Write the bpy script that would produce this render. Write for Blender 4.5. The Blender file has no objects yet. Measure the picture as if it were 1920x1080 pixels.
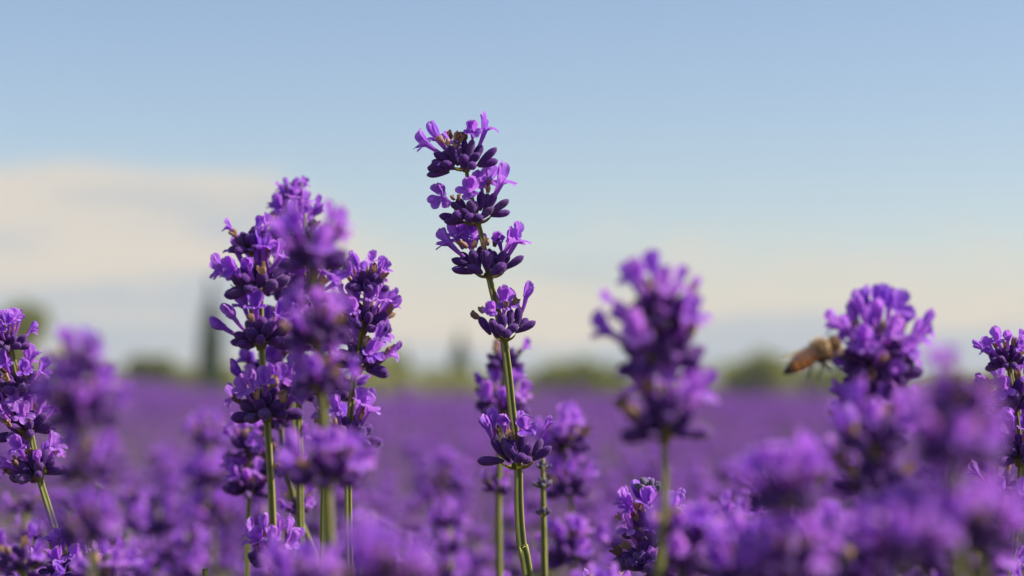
import bpy, math, random
from mathutils import Vector, Matrix, Quaternion, noise
R = random.Random(7)
scene = bpy.context.scene
COL = scene.collection
rad = math.radians

# ------------------------------------------------------------------ camera
CAM_H = 0.62
FPX = 4000.0            # focal length in photo pixels (75 mm on 36 mm sensor, 1920 px wide)
S0 = 0.48               # focus distance: the sharp spike in the middle
PITCH = math.atan((712 - 540) / FPX)
cd = bpy.data.cameras.new('camera')
cd.lens = 75; cd.sensor_width = 36; cd.sensor_fit = 'HORIZONTAL'
cd.clip_start = 0.02; cd.clip_end = 6000
cd.dof.use_dof = True; cd.dof.focus_distance = S0; cd.dof.aperture_fstop = 12.3
cam = bpy.data.objects.new('camera', cd); COL.objects.link(cam)
cam.location = (0, 0, CAM_H); cam.rotation_euler = (math.pi / 2 + PITCH, 0, 0)
scene.camera = cam

# ------------------------------------------------------------------ light
SUN_AZ, SUN_EL = rad(93), rad(42)
SUN = Vector((math.cos(SUN_EL) * math.sin(SUN_AZ), math.cos(SUN_EL) * math.cos(SUN_AZ), math.sin(SUN_EL)))
sd = bpy.data.lights.new('sun', 'SUN'); sd.energy = 5.0; sd.angle = rad(0.53); sd.color = (1.0, 0.94, 0.85)
so = bpy.data.objects.new('sun', sd); COL.objects.link(so)
so.rotation_euler = SUN.to_track_quat('Z', 'Y').to_euler(); so.location = (3, 2, 4)
scene.view_settings.view_transform = 'Standard'; scene.view_settings.look = 'None'
scene.view_settings.exposure = 0.5; scene.view_settings.gamma = 1.0
scene.view_settings.use_curve_mapping = False


class NT:
    """tiny node-tree helper"""
    def __init__(s, tree):
        s.t = tree; s.n = tree.nodes; s.l = tree.links

    def new(s, typ, **kw):
        nd = s.n.new(typ)
        for k, v in kw.items(): setattr(nd, k, v)
        return nd

    def put(s, sock, v):
        if isinstance(v, bpy.types.NodeSocket): s.l.new(v, sock)
        else: sock.default_value = v

    def math(s, op, a, b=0.0, c=0.0, clamp=False):
        nd = s.new('ShaderNodeMath', operation=op, use_clamp=clamp)
        for i, v in enumerate((a, b, c)): s.put(nd.inputs[i], v)
        return nd.outputs[0]

    def smooth(s, v, a, b, lo=0.0, hi=1.0):
        nd = s.new('ShaderNodeMapRange', interpolation_type='SMOOTHSTEP')
        for i, x in enumerate((v, a, b, lo, hi)): s.put(nd.inputs[i], x)
        return nd.outputs[0]

    def mix(s, f, a, b, blend='MIX'):
        nd = s.new('ShaderNodeMix', data_type='RGBA', blend_type=blend)
        s.put(nd.inputs[0], f); s.put(nd.inputs[6], a); s.put(nd.inputs[7], b)
        return nd.outputs[2]

    def noise(s, vec, scale, detail=3.0, rough=0.5):
        nd = s.new('ShaderNodeTexNoise')
        if vec is not None: s.l.new(vec, nd.inputs['Vector'])
        nd.inputs['Scale'].default_value = scale; nd.inputs['Detail'].default_value = detail
        nd.inputs['Roughness'].default_value = rough
        return nd.outputs['Fac']

    def attr(s, name):
        return s.new('ShaderNodeAttribute', attribute_name=name).outputs['Fac']

    def rnd(s):
        return s.new('ShaderNodeObjectInfo').outputs['Random']


# ------------------------------------------------------------------ sky (Nishita plus a bank of soft summer cloud low over the horizon)
world = bpy.data.worlds.new('World'); scene.world = world; world.use_nodes = True
w = NT(world.node_tree); w.n.clear()
sky = w.new('ShaderNodeTexSky', sky_type='NISHITA', sun_disc=False, sun_elevation=SUN_EL, sun_rotation=SUN_AZ,
            altitude=100, air_density=1.0, dust_density=0.7, ozone_density=1.2)
geo = w.new('ShaderNodeTexCoord')
sep = w.new('ShaderNodeSeparateXYZ'); w.l.new(geo.outputs['Generated'], sep.inputs[0])
cmb = w.new('ShaderNodeCombineXYZ')
w.l.new(sep.outputs[0], cmb.inputs[0]); w.l.new(sep.outputs[1], cmb.inputs[1])
w.l.new(w.math('MULTIPLY', sep.outputs[2], 3.0), cmb.inputs[2])
n_top = w.noise(cmb.outputs[0], 9.0, 3.0)
cmb2 = w.new('ShaderNodeCombineXYZ')
w.l.new(sep.outputs[0], cmb2.inputs[0]); w.l.new(sep.outputs[1], cmb2.inputs[1])
w.l.new(w.math('MULTIPLY', sep.outputs[2], 6.0), cmb2.inputs[2])
n_in = w.noise(cmb2.outputs[0], 6.5, 3.0)
n_fine = w.noise(cmb.outputs[0], 30.0, 3.0)
el = sep.outputs[2]
bank = w.smooth(sep.outputs[0], -0.045, -0.118, 0.0, 1.0)
top = w.math('ADD', w.math('MULTIPLY', bank, 0.040), 0.060)
top = w.math('ADD', top, w.math('MULTIPLY', w.math('SUBTRACT', n_top, 0.5), 0.022))
soft = w.math('ADD', 0.013, w.math('MULTIPLY', w.math('SUBTRACT', 1.0, bank), 0.042))
d = w.math('DIVIDE', w.math('SUBTRACT', top, el), soft)
d = w.math('ADD', d, w.math('MULTIPLY', w.math('SUBTRACT', n_fine, 0.5), 0.9))
cov = w.smooth(d, -0.35, 0.75, 0.0, 1.0)
band = w.math('MULTIPLY', w.smooth(w.math('ADD', el, w.math('MULTIPLY', w.math('SUBTRACT', 1.0, bank), 0.018)), 0.024, 0.052), 0.34)
shade = w.smooth(w.math('ADD', n_in, band), 0.61, 0.80)
CL_A = (3.5, 3.85, 4.25, 1)      # shaded side of the cloud, radiance before the strength
CL_B = (5.25, 4.75, 4.1, 1)      # sunlit cream side
cloud = w.mix(shade, CL_A, CL_B)
skyc = w.mix(1.0, sky.outputs[0], (0.89, 0.88, 0.94, 1), 'MULTIPLY')
cov = w.math('MULTIPLY', cov, 0.92)
colr = w.mix(cov, skyc, cloud)
bg = w.new('ShaderNodeBackground'); bg.inputs['Strength'].default_value = 0.1
w.l.new(colr, bg.inputs['Color'])
wo = w.new('ShaderNodeOutputWorld'); w.l.new(bg.outputs[0], wo.inputs['Surface'])
try:
    world.cycles.sampling_method = 'MANUAL'; world.cycles.sample_map_resolution = 512
except Exception: pass
scene.cycles.use_denoising = True
scene.cycles.max_bounces = 10; scene.cycles.transmission_bounces = 6; scene.cycles.diffuse_bounces = 5
scene.cycles.sample_clamp_indirect = 6.0


# ------------------------------------------------------------------ materials
def base_mat(name):
    m = bpy.data.materials.new(name); m.use_nodes = True
    t = NT(m.node_tree); t.n.clear()
    out = t.new('ShaderNodeOutputMaterial')
    return m, t, out


def leafy(name, build, trans=0.4, rough=0.5, sheen=0.0, spec=0.3, bump=0.0, bscale=900, sat_t=None):
    m, t, out = base_mat(name)
    col, tcol = build(t)
    p = t.new('ShaderNodeBsdfPrincipled')
    t.put(p.inputs['Base Color'], col); p.inputs['Roughness'].default_value = rough
    p.inputs['Specular IOR Level'].default_value = spec
    if sheen:
        p.inputs['Sheen Weight'].default_value = sheen; p.inputs['Sheen Roughness'].default_value = 0.3
        p.inputs['Sheen Tint'].default_value = (0.9, 0.6, 0.95, 1)
    if bump:
        tc = t.new('ShaderNodeTexCoord')
        b = t.new('ShaderNodeBump'); b.inputs['Strength'].default_value = bump; b.inputs['Distance'].default_value = 0.0002
        t.l.new(t.noise(tc.outputs['Object'], bscale, 3), b.inputs['Height']); t.l.new(b.outputs[0], p.inputs['Normal'])
    if trans > 0:
        tr = t.new('ShaderNodeBsdfTranslucent'); t.put(tr.inputs['Color'], tcol)
        mx = t.new('ShaderNodeMixShader'); mx.inputs[0].default_value = trans
        t.l.new(p.outputs[0], mx.inputs[1]); t.l.new(tr.outputs[0], mx.inputs[2])
        t.l.new(mx.outputs[0], out.inputs['Surface'])
    else:
        t.l.new(p.outputs[0], out.inputs['Surface'])
    return m


def petal_cols(t):
    tint = t.math('FRACT', t.math('ADD', t.rnd(), t.attr('tint')))
    pu, pv = t.attr('pu'), t.attr('pv')
    c = t.mix(tint, (0.30, 0.078, 0.70, 1), (0.62, 0.25, 0.84, 1))
    vein = t.math('POWER', t.math('ABSOLUTE', t.math('SINE', t.math('MULTIPLY', pu, 7.0))), 6.0)
    vein = t.math('MULTIPLY', vein, t.math('SUBTRACT', 1.0, pv))
    c = t.mix(t.math('MULTIPLY', vein, 0.62), c, (0.13, 0.025, 0.38, 1))
    edge = t.smooth(pv, 0.6, 1.0, 0.0, 0.5)
    c = t.mix(edge, c, (0.66, 0.38, 0.86, 1))
    tube = t.smooth(pv, 0.02, -0.6, 0.0, 0.7)        # the tube (negative pv) is paler and pinker
    c = t.mix(tube, c, (0.50, 0.16, 0.58, 1))
    tc = t.mix(0.5, c, (0.85, 0.27, 1.0, 1))
    return c, tc


def calyx_cols(t):
    tint = t.math('FRACT', t.math('ADD', t.rnd(), t.attr('tint')))
    pv, pu = t.attr('pv'), t.attr('pu')
    c = t.mix(tint, (0.062, 0.011, 0.185, 1), (0.15, 0.030, 0.29, 1))
    c = t.mix(t.smooth(tint, .72, .97, 0, .5), c, (0.155, 0.115, 0.18, 1))      # some are dusty and faded
    c = t.mix(t.smooth(pv, 0.34, 0.0, 0.0, 0.8), c, (0.12, 0.115, 0.06, 1))   # greyer green at the foot
    tco = t.new('ShaderNodeTexCoord')
    blotch = t.noise(tco.outputs['Object'], 2.2, 3)
    c = t.mix(t.smooth(blotch, .5, .72, 0, .5), c, (0.17, 0.085, 0.24, 1))
    c = t.mix(t.math('MULTIPLY', pu, 0.5), c, (0.24, 0.10, 0.34, 1))          # raised ribs carry the down
    return c, t.mix(0.5, c, (0.28, 0.04, 0.42, 1))


def young_cols(t):
    pv = t.attr('pv'); tint = t.math('FRACT', t.math('ADD', t.rnd(), t.attr('tint')))
    c = t.mix(tint, (0.10, 0.075, 0.15, 1), (0.17, 0.15, 0.19, 1))
    c = t.mix(t.smooth(pv, 0.55, 0.0, 0.0, 0.8), c, (0.15, 0.17, 0.10, 1))
    return c, c


def stem_cols(t):
    pu = t.attr('pu'); tint = t.rnd()
    tc = t.new('ShaderNodeTexCoord')
    n = t.noise(tc.outputs['Object'], 260, 4)
    c = t.mix(tint, (0.075, 0.10, 0.014, 1), (0.12, 0.13, 0.028, 1))
    c = t.mix(t.math('MULTIPLY', pu, 0.75), c, (0.46, 0.42, 0.12, 1))         # the four pale corner ridges
    c = t.mix(t.smooth(n, 0.5, 0.75, 0.0, 0.45), c, (0.075, 0.07, 0.035, 1))
    return c, c


def simple(a, b, scale=300):
    def f(t):
        tc = t.new('ShaderNodeTexCoord')
        n = t.noise(tc.outputs['Object'], scale, 3)
        k = t.math('FRACT', t.math('ADD', t.math('ADD', t.rnd(), t.attr('tint')), t.math('MULTIPLY', n, 0.5)))
        c = t.mix(k, a, b)
        return c, t.mix(0.5, c, b)
    return f


M = {}
M['petal'] = leafy('lavender_petal', petal_cols, 0.45, 0.5, spec=0.25, bump=0.35, bscale=1800)
M['calyx'] = leafy('lavender_calyx', calyx_cols, 0.22, 0.65, sheen=0.3, spec=0.2, bump=0.5, bscale=2200)
M['young'] = leafy('young_calyx', young_cols, 0.10, 0.7, sheen=0.4, spec=0.2)
M['down'] = leafy('calyx_down', simple((0.45, 0.24, 0.62, 1), (0.72, 0.54, 0.76, 1)), 0.6, 0.6)
M['stem'] = leafy('lavender_stem', stem_cols, 0.0, 0.55, sheen=0.04, spec=0.3, bump=0.25, bscale=1500)
M['bract'] = leafy('lavender_bract', simple((0.18, 0.20, 0.03, 1), (0.30, 0.24, 0.07, 1)), 0.4, 0.6)
M['dry'] = leafy('withered_corolla', simple((0.09, 0.035, 0.06, 1), (0.58, 0.36, 0.22, 1), 900), 0.2, 0.7)
M['leaf'] = leafy('lavender_leaf', simple((0.085, 0.11, 0.055, 1), (0.15, 0.17, 0.10, 1)), 0.25, 0.7, sheen=0.1)
M['crown'] = leafy('tree_leaf', simple((0.17, 0.21, 0.014, 1), (0.27, 0.28, 0.03, 1), 1), 0.55, 0.6)
M['cypress'] = leafy('cypress_leaf', simple((0.035, 0.08, 0.012, 1), (0.07, 0.12, 0.02, 1), 1), 0.3, 0.7)
M['scrub'] = leafy('dry_scrub', simple((0.20, 0.22, 0.03, 1), (0.34, 0.33, 0.07, 1), 1), 0.35, 0.7)
M['bark'] = leafy('tree_bark', simple((0.09, 0.065, 0.045, 1), (0.16, 0.12, 0.085, 1), 6), 0.0, 0.85)


# ------------------------------------------------------------------ mesh builder
class MB:
    def __init__(s):
        s.v = []; s.f = []; s.m = []; s.pu = []; s.pv = []; s.ti = []; s.mats = []

    def mi(s, key):
        if key not in s.mats: s.mats.append(key)
        return s.mats.index(key)

    def add(s, vs, fs, key, pu=None, pv=None, tint=0.0, mat=None):
        o = len(s.v)
        s.v += [tuple(mat @ Vector(p)) if mat is not None else tuple(p) for p in vs]
        s.f += [tuple(i + o for i in f) for f in fs]
        k = s.mi(key); s.m += [k] * len(fs)
        n = len(vs)
        s.pu += list(pu) if pu else [0.0] * n
        s.pv += list(pv) if pv else [0.5] * n
        s.ti += [tint] * n

    def mesh(s, name, smooth=True):
        me = bpy.data.meshes.new(name)
        me.from_pydata(s.v, [], s.f)
        for k in s.mats: me.materials.append(M[k])
        me.polygons.foreach_set('material_index', s.m)
        me.polygons.foreach_set('use_smooth', [smooth] * len(s.f))
        for nm, arr in (('pu', s.pu), ('pv', s.pv), ('tint', s.ti)):
            a = me.attributes.new(nm, 'FLOAT', 'POINT'); a.data.foreach_set('value', arr)
        me.update()
        return me


def frame(z, y):
    """rotation whose Z is z and whose Y leans towards y"""
    z = z.normalized(); y = y - z * y.dot(z)
    if y.length < 1e-6: y = z.orthogonal()
    y.normalize(); x = y.cross(z)
    return Matrix(((x.x, y.x, z.x), (x.y, y.y, z.y), (x.z, y.z, z.z))).to_4x4()


CAL_PROF = ((0.0, 0.24), (0.06, 0.40), (0.2, 0.62), (0.4, 0.88), (0.58, 1.0), (0.76, 0.96), (0.88, 0.76), (0.95, 0.46), (1.0, 0.12))


def add_calyx(mb, seg, prof, key='calyx', mat=None, tint=0.0, ribs=0, hairs=0, rng=R, bend=0.06):
    vs, pu, pv = [], [], []
    for (z, r) in prof:
        for i in range(seg):
            a = 2 * math.pi * i / seg
            k = 1.0
            if ribs: k = 1 + 0.12 * (1 if i % 2 == 0 else -1) * min(1, 4 * (1 - z) + .2)
            vs.append((math.cos(a) * r * .5 * k + bend * z * z, math.sin(a) * r * .5 * k, z))
            pu.append(1.0 if (ribs and i % 2 == 0) else 0.0); pv.append(z)
    fs = []
    n = len(prof)
    for j in range(n - 1):
        for i in range(seg):
            i2 = (i + 1) % seg
            fs.append((j * seg + i, j * seg + i2, (j + 1) * seg + i2, (j + 1) * seg + i))
    fs.append(tuple(range((n - 1) * seg, n * seg)))
    if hairs:   # a cap of tiny teeth at the mouth
        pass
    mb.add(vs, fs, key, pu, pv, tint, mat)
    for _ in range(hairs):
        z = rng.uniform(0.08, 1.0); a = rng.uniform(0, 6.283)
        r = 0.5
        for (z0, r0), (z1, r1) in zip(prof, prof[1:]):
            if z0 <= z <= z1: r = .5 * (r0 + (r1 - r0) * (z - z0) / (z1 - z0))
        p = Vector((math.cos(a) * r * .98 + bend * z * z, math.sin(a) * r * .98, z))
        nrm = Vector((math.cos(a), math.sin(a), rng.uniform(-.1, .45) + (0.4 if z > .9 else 0)))
        side = Vector((-math.sin(a), math.cos(a), rng.uniform(-.6, .6))) * 0.010
        ln = rng.uniform(0.05, 0.17)
        mb.add([p - side, p + side, p + nrm * ln], [(0, 1, 2)], 'down', mat=mat, tint=rng.random())


def add_lobe(mb, start, zdir, out, length, width, bend0, bend1, nu=4, nv=5, cup=0.25, crinkle=0.05, rng=R, mat=None, tint=0.0, notch=0.0):
    """petal lobe: starts at the rim, its midline turns from bend0 to bend1 (angle from zdir towards out)"""
    side = zdir.cross(out).normalized()
    p = Vector(start); vs, pu, pv = [], [], []
    sd_ = rng.uniform(0, 100)
    for j in range(nv + 1):
        s = j / nv
        b = bend0 + (bend1 - bend0) * s ** 0.8
        dirv = zdir * math.cos(b) + out * math.sin(b)
        nrm = out * math.cos(b) - zdir * math.sin(b)
        if j: p = p + dirv * (length / nv)
        wprof = (0.42 + 0.9 * s - 0.25 * s * s) * math.sqrt(max(0.0, 1 - max(0, (s - .42) / .58) ** 2.4)) if s < 1 else 0.18
        for i in range(nu + 1):
            t = 2 * i / nu - 1
            ww = width * .5 * wprof
            wob = noise.noise(Vector((t * 1.4 + sd_, s * 2.3, sd_ * .7))) * crinkle * (0.3 + s)
            q = p + side * (t * ww) + nrm * (cup * (t * t - .35) * ww * -1 + wob)
            q = q + nrm * (math.sin(t * 5.5 + sd_) * .035 * width * (1 - .4 * s)) + side * (math.sin(s * 9 + sd_) * .03 * width * t)
            if s > .8: q = q - dirv * (notch * length * (1 - abs(t))) 
            vs.append(q); pu.append(t); pv.append(s)
    fs = []
    for j in range(nv):
        for i in range(nu):
            a = j * (nu + 1) + i
            fs.append((a, a + 1, a + nu + 2, a + nu + 1))
    mb.add(vs, fs, 'petal', pu, pv, tint, mat)


def add_corolla(mb, rng, openness=1.0, mat=None, nu=4, nv=5, seg=8, tint=0.0, tube=1.0):
    """two-lipped lavender flower, mouth at origin, tube down -Z, upper lip on +Y, lower lip on -Y"""
    rm, rb = 0.18 * (0.8 + .2 * openness), 0.10
    vs, pu, pv = [], [], []
    rows = 6 if seg > 5 else 3
    for j in range(rows):
        s = j / (rows - 1)
        r = rb + (rm - rb) * (s ** 1.6)
        yo = -0.06 * math.sin(s * 2.2)
        for i in range(seg):
            a = 2 * math.pi * i / seg
            vs.append((math.cos(a) * r, math.sin(a) * r + yo * (1 - s), -tube * (1 - s))); pu.append(math.sin(3 * a)); pv.append(-(1 - s) * .8)
    fs = []
    for j in range(rows - 1):
        for i in range(seg):
            i2 = (i + 1) % seg
            fs.append((j * seg + i, j * seg + i2, (j + 1) * seg + i2, (j + 1) * seg + i))
    mb.add(vs, fs, 'petal', pu, pv, tint, mat)
    Z = Vector((0, 0, 1))
    o = openness
    for sx in (-1, 1):       # erect upper lip: two broad lobes
        a = rad(90 + sx * rng.uniform(24, 34))
        outv = Vector((math.cos(a), math.sin(a), 0))
        add_lobe(mb, outv * rm * .85, Z, outv, rng.uniform(.9, 1.12), rng.uniform(.82, 1.05), rad(2), rad(rng.uniform(15, 55) * o - 12 * (1 - o)),
                 nu, nv, rng.uniform(.05, .5), .12, rng, mat, tint, rng.uniform(0, .12))
    for k, a0 in enumerate((-90 - 58, -90, -90 + 58)):
        a = rad(a0 + rng.uniform(-8, 8)); outv = Vector((math.cos(a), math.sin(a), 0))
        add_lobe(mb, outv * rm * .9, Z, outv, rng.uniform(.6, .8), rng.uniform(.5, .66), rad(20 * o), rad(rng.uniform(75, 125) * o - 10 * (1 - o)),
                 nu, max(3, nv - 1), rng.uniform(-.2, .5), .11, rng, mat, tint, rng.uniform(0, .08))


def add_withered(mb, rng, mat=None, seg=12, rows=7, tint=0.0):
    vs = []; sd_ = rng.uniform(0, 90)
    for j in range(rows):
        s = j / (rows - 1)
        r = .22 + .16 * math.sin(s * 2.6) + .10 * s
        for i in range(seg):
            a = 2 * math.pi * i / seg
            rr = r * (1 + .45 * s * math.sin(2 * a + sd_) + .3 * s * math.sin(3 * a + sd_ * 2))
            zz = s * .8 + (.22 * math.sin(a * 2 + sd_ * 3) + .16 * math.sin(a * 3 + sd_)) * max(0, s - .45)
            q = Vector((math.cos(a) * rr + .16 * math.sin(s * 3 + sd_) * s, math.sin(a) * rr + .16 * math.cos(s * 2.3 + sd_) * s, zz))
            q += noise.noise_vector(q * 5 + Vector((sd_, 0, 0))) * .13
            vs.append(q)
    fs = []
    for j in range(rows - 1):
        for i in range(seg):
            i2 = (i + 1) % seg
            fs.append((j * seg + i, j * seg + i2, (j + 1) * seg + i2, (j + 1) * seg + i))
    mb.add(vs, fs, 'dry', None, None, tint, mat)


def add_bract(mb, rng, mat=None):
    """papery pointed bract, base at origin, rising outwards along +X"""
    vs = []; n = 6
    for j in range(n + 1):
        s = j / n
        wd = 0.55 * math.sin(min(1, s * 1.15 + .12) * math.pi * .92) * (1 - .55 * s)
        x = s * .95; z = -.10 * math.sin(s * 3) + .42 * s * s
        for t in (-1, -.5, 0, .5, 1):
            vs.append((x, t * wd, z + .25 * t * t * wd - (.03 if t == 0 else 0) + rng.uniform(-.012, .012)))
    fs = []
    for j in range(n):
        for i in range(4):
            a = j * 5 + i; fs.append((a, a + 1, a + 6, a + 5))
    mb.add(vs, fs, 'bract', None, None, 0, mat)


# ---- shared piece meshes
PIECE = {}
pr = random.Random(3)
PIECE['calyx'] = []
for k in range(4):
    mb = MB(); add_calyx(mb, 18, CAL_PROF, 'calyx', ribs=1, hairs=170, rng=pr, bend=pr.uniform(-.16, .16)); PIECE['calyx'].append(mb.mesh('calyx'))
PIECE['young'] = []
for k in range(2):
    mb = MB(); add_calyx(mb, 14, CAL_PROF, 'young', ribs=1, hairs=170, rng=pr); PIECE['young'].append(mb.mesh('calyx'))
PIECE['flower'] = []
for k in range(8):
    mb = MB(); add_corolla(mb, pr, [1, .85, 1.1, .95, .7, 1.2, .9, 1][k], nu=8, nv=9, seg=12, tint=pr.random()); PIECE['flower'].append(mb.mesh('flower'))
PIECE['bud'] = []
for k in range(3):
    mb = MB(); add_corolla(mb, pr, [.15, .3, .45][k], nu=5, nv=6, seg=8, tint=pr.random()); PIECE['bud'].append(mb.mesh('flower'))
PIECE['dry'] = []
for k in range(5):
    mb = MB(); add_withered(mb, pr, tint=pr.random()); PIECE['dry'].append(mb.mesh('withered_flower'))
PIECE['bract'] = []
for k in range(2):
    mb = MB(); add_bract(mb, pr); PIECE['bract'].append(mb.mesh('bract'))


def node_mesh():
    """the green cushion the flowers sit on"""
    mb = MB(); prof = ((-.9, .52), (-.45, .66), (0, .95), (.35, 1.0), (.7, .6), (.9, .25)); seg = 10; vs = []
    for z, r in prof:
        for i in range(seg):
            a = 2 * math.pi * i / seg; vs.append((math.cos(a) * r, math.sin(a) * r, z))
    fs = [(j * seg + i, j * seg + (i + 1) % seg, (j + 1) * seg + (i + 1) % seg, (j + 1) * seg + i) for j in range(len(prof) - 1) for i in range(seg)]
    fs.append(tuple(range((len(prof) - 1) * seg, len(prof) * seg)))
    mb.add(vs, fs, 'bract'); return mb.mesh('flower_whorl')


NODE = node_mesh()


def obj(name, me, parent=None, mat=None):
    o = bpy.data.objects.new(name, me); COL.objects.link(o)
    if parent is not None: o.parent = parent
    if mat is not None: o.matrix_basis = mat
    return o


def empty(name, loc, label, cat, group=None):
    o = bpy.data.objects.new(name, None); COL.objects.link(o)
    o.location = loc; o.empty_display_size = 0.01
    o['label'] = label; o['category'] = cat
    if group: o['group'] = group
    return o


def structure(name, me):
    o = obj(name, me); o['kind'] = 'structure'; return o


# camera axes: used only to read positions off the photograph into metres
CR = Matrix.Rotation(math.pi / 2 + PITCH, 3, 'X')
AX, AY, AZ = CR @ Vector((1, 0, 0)), CR @ Vector((0, 1, 0)), CR @ Vector((0, 0, 1))   # right, up, towards the camera
CAM = Vector((0, 0, CAM_H))


def P(x, y, d):
    return CAM + AX * ((x - 960) / FPX * d) + AY * (-(y - 540) / FPX * d) - AZ * d


def spline(pts, n):
    """Catmull-Rom through (Vector, radius)"""
    out = []
    pts = [pts[0]] + pts + [pts[-1]]
    for i in range(1, len(pts) - 2):
        for k in range(n):
            t = k / n
            a, b, c, e = (pts[i - 1], pts[i], pts[i + 1], pts[i + 2])
            f = lambda q: 0.5 * ((2 * b[q]) + (c[q] - a[q]) * t + (2 * a[q] - 5 * b[q] + 4 * c[q] - e[q]) * t * t + (3 * b[q] - a[q] - 3 * c[q] + e[q]) * t ** 3)
            out.append((f(0), f(1)))
    out.append(pts[-2])
    return out


def stem_mesh(pts, n=5, twist=0.5, fine=True):
    """square, grooved lavender stem swept through (Vector, radius)"""
    sp = spline(pts, n)
    mb = MB(); vs, pu = [], []
    prof = []
    if fine:
        for q in range(4):
            a = q * math.pi / 2
            for da, r, u in ((-.20, 1.0, .75), (0, 1.08, 1.0), (.20, 1.0, .75), (.48, .77, .1), (.785, .64, 0), (1.09, .77, .1)):
                prof.append((a + da, r, u))
    else:
        for q in range(8):
            prof.append((q * math.pi / 4, 1.05 if q % 2 == 0 else .82, 1.0 if q % 2 == 0 else 0.0))
    seg = len(prof)
    for i, (p, r) in enumerate(sp):
        t = (sp[min(i + 1, len(sp) - 1)][0] - sp[max(i - 1, 0)][0]).normalized()
        fr = frame(t, Vector((0, 1, 0.01)))
        for a, k, u in prof:
            a2 = a + twist
            vs.append(p + (fr @ Vector((math.cos(a2) * r * k, math.sin(a2) * r * k, 0)))); pu.append(u)
    fs = []
    for j in range(len(sp) - 1):
        for i in range(seg):
            i2 = (i + 1) % seg
            fs.append((j * seg + i, j * seg + i2, (j + 1) * seg + i2, (j + 1) * seg + i))
    fs.append(tuple(range((len(sp) - 1) * seg, len(sp) * seg))); fs.append(tuple(reversed(range(seg))))
    mb.add(vs, fs, 'stem', pu)
    return mb.mesh('stem', True)


def T(loc): return Matrix.Translation(loc)
def SC(x, y, z): return Matrix.Diagonal((x, y, z, 1))


def calyx_at(parent, p0, p1, dia, kind='calyx', rng=R):
    dv = p1 - p0
    m = T(p0) @ frame(dv, Vector((rng.uniform(-1, 1), rng.uniform(-1, 1), rng.uniform(-1, 1)))) @ SC(dia, dia, dv.length)
    return obj('calyx', rng.choice(PIECE[kind]), parent, m)


def flower_at(parent, mouth, axis, lip, size, kind='flower', rng=R, idx=None):
    me = PIECE[kind][idx % len(PIECE[kind])] if idx is not None else rng.choice(PIECE[kind])
    return obj('flower', me, parent, T(mouth) @ frame(axis, -lip) @ SC(size, size, size))


def dry_at(parent, p, axis, size, rng=R):
    return obj('withered_flower', rng.choice(PIECE['dry']), parent, T(p) @ frame(axis, Vector((rng.uniform(-1, 1), rng.uniform(-1, 1), 0.1))) @ SC(size * .72, size * .72, size * 1.15))


def make_whorl(root, loc, axis, wmm, rng, kind='bloom', bias=None):
    """one ring of flowers: loc is local to the stalk root, wmm its full width in metres"""
    fr = frame(axis, Vector((rng.uniform(-1, 1), rng.uniform(-1, 1), 0)))
    wmm *= 1.13
    ns = wmm * .085
    nd = obj('flower_whorl', NODE, root, T(loc) @ fr)      # unscaled frame so that children keep metres
    nd.scale = (ns, ns, ns)
    inv = 1 / ns
    k_ = Matrix.Scale(inv, 4)

    def place(o): o.matrix_basis = k_ @ o.matrix_basis
    az0 = rng.uniform(0, 6.28)
    Ls = wmm * .27
    if kind == 'young': rings = ((5, 35, .07), (4, 68, .03))
    elif kind == 'bud': rings = ((6, 14, .10), (6, 42, .07), (4, 72, .03))
    else: rings = ((8, 6, .11), (7, 34, .08), (6, 64, .04))
    for n, e0, rr in rings:
        for i in range(n):
            a = az0 + 6.283 * (i + rng.uniform(-.32, .32)) / n + e0
            e = rad(e0 + rng.uniform(-12, 12))
            hd = Vector((math.cos(a), math.sin(a), 0))
            dv = hd * math.cos(e) + Vector((0, 0, math.sin(e)))
            p0 = hd * wmm * rr + Vector((0, 0, wmm * .02 * e0 / 20))
            L = Ls * rng.uniform(.82, 1.14)
            place(calyx_at(nd, p0, p0 + dv * L, L * rng.uniform(.38, .46), 'young' if kind == 'young' else 'calyx', rng))
            if e0 > 30 and rng.random() < (.4 if kind != 'young' else 0):
                place(dry_at(nd, p0 + dv * L * .9, dv + Vector((0, 0, .4)), L * .5, rng))
    nf = {'bloom': rng.randint(7, 10), 'full': rng.randint(11, 14), 'bud': rng.randint(2, 4), 'young': 0}[kind]
    for i in range(nf):
        a = az0 + 6.283 * (i + rng.uniform(-.35, .35)) / max(nf, 1)
        e = rad(rng.uniform(18, 72))
        hd = Vector((math.cos(a), math.sin(a), 0))
        dv = hd * math.cos(e) + Vector((0, 0, math.sin(e)))
        mo = dv * wmm * rng.uniform(.37, .48) + Vector((0, 0, wmm * .05))
        place(flower_at(nd, mo, dv + Vector((0, 0, .25)), hd + Vector((0, 0, -.3)), wmm * rng.uniform(.17, .215),
                        'flower' if rng.random() < .85 else 'bud', rng))
    for s in (0, math.pi):
        o = obj('bract', rng.choice(PIECE['bract']), nd, Matrix.Rotation(az0 + s, 4, 'Z') @ SC(wmm * .30, wmm * .26, wmm * .26))
        place(o)
    return nd


def base_below(pt, tan, zend=0.16, curve=0.0):
    """continue a stem from its last visible point down into the foliage"""
    out = []
    p = pt.copy(); t = tan.normalized()
    while p.z > zend and len(out) < 9:
        t = (t + Vector((0, 0, -.25))).normalized()
        p = p + t * 0.07
        out.append(p.copy())
    return out


STALKS = 'lavender stalks standing up from the field'


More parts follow.
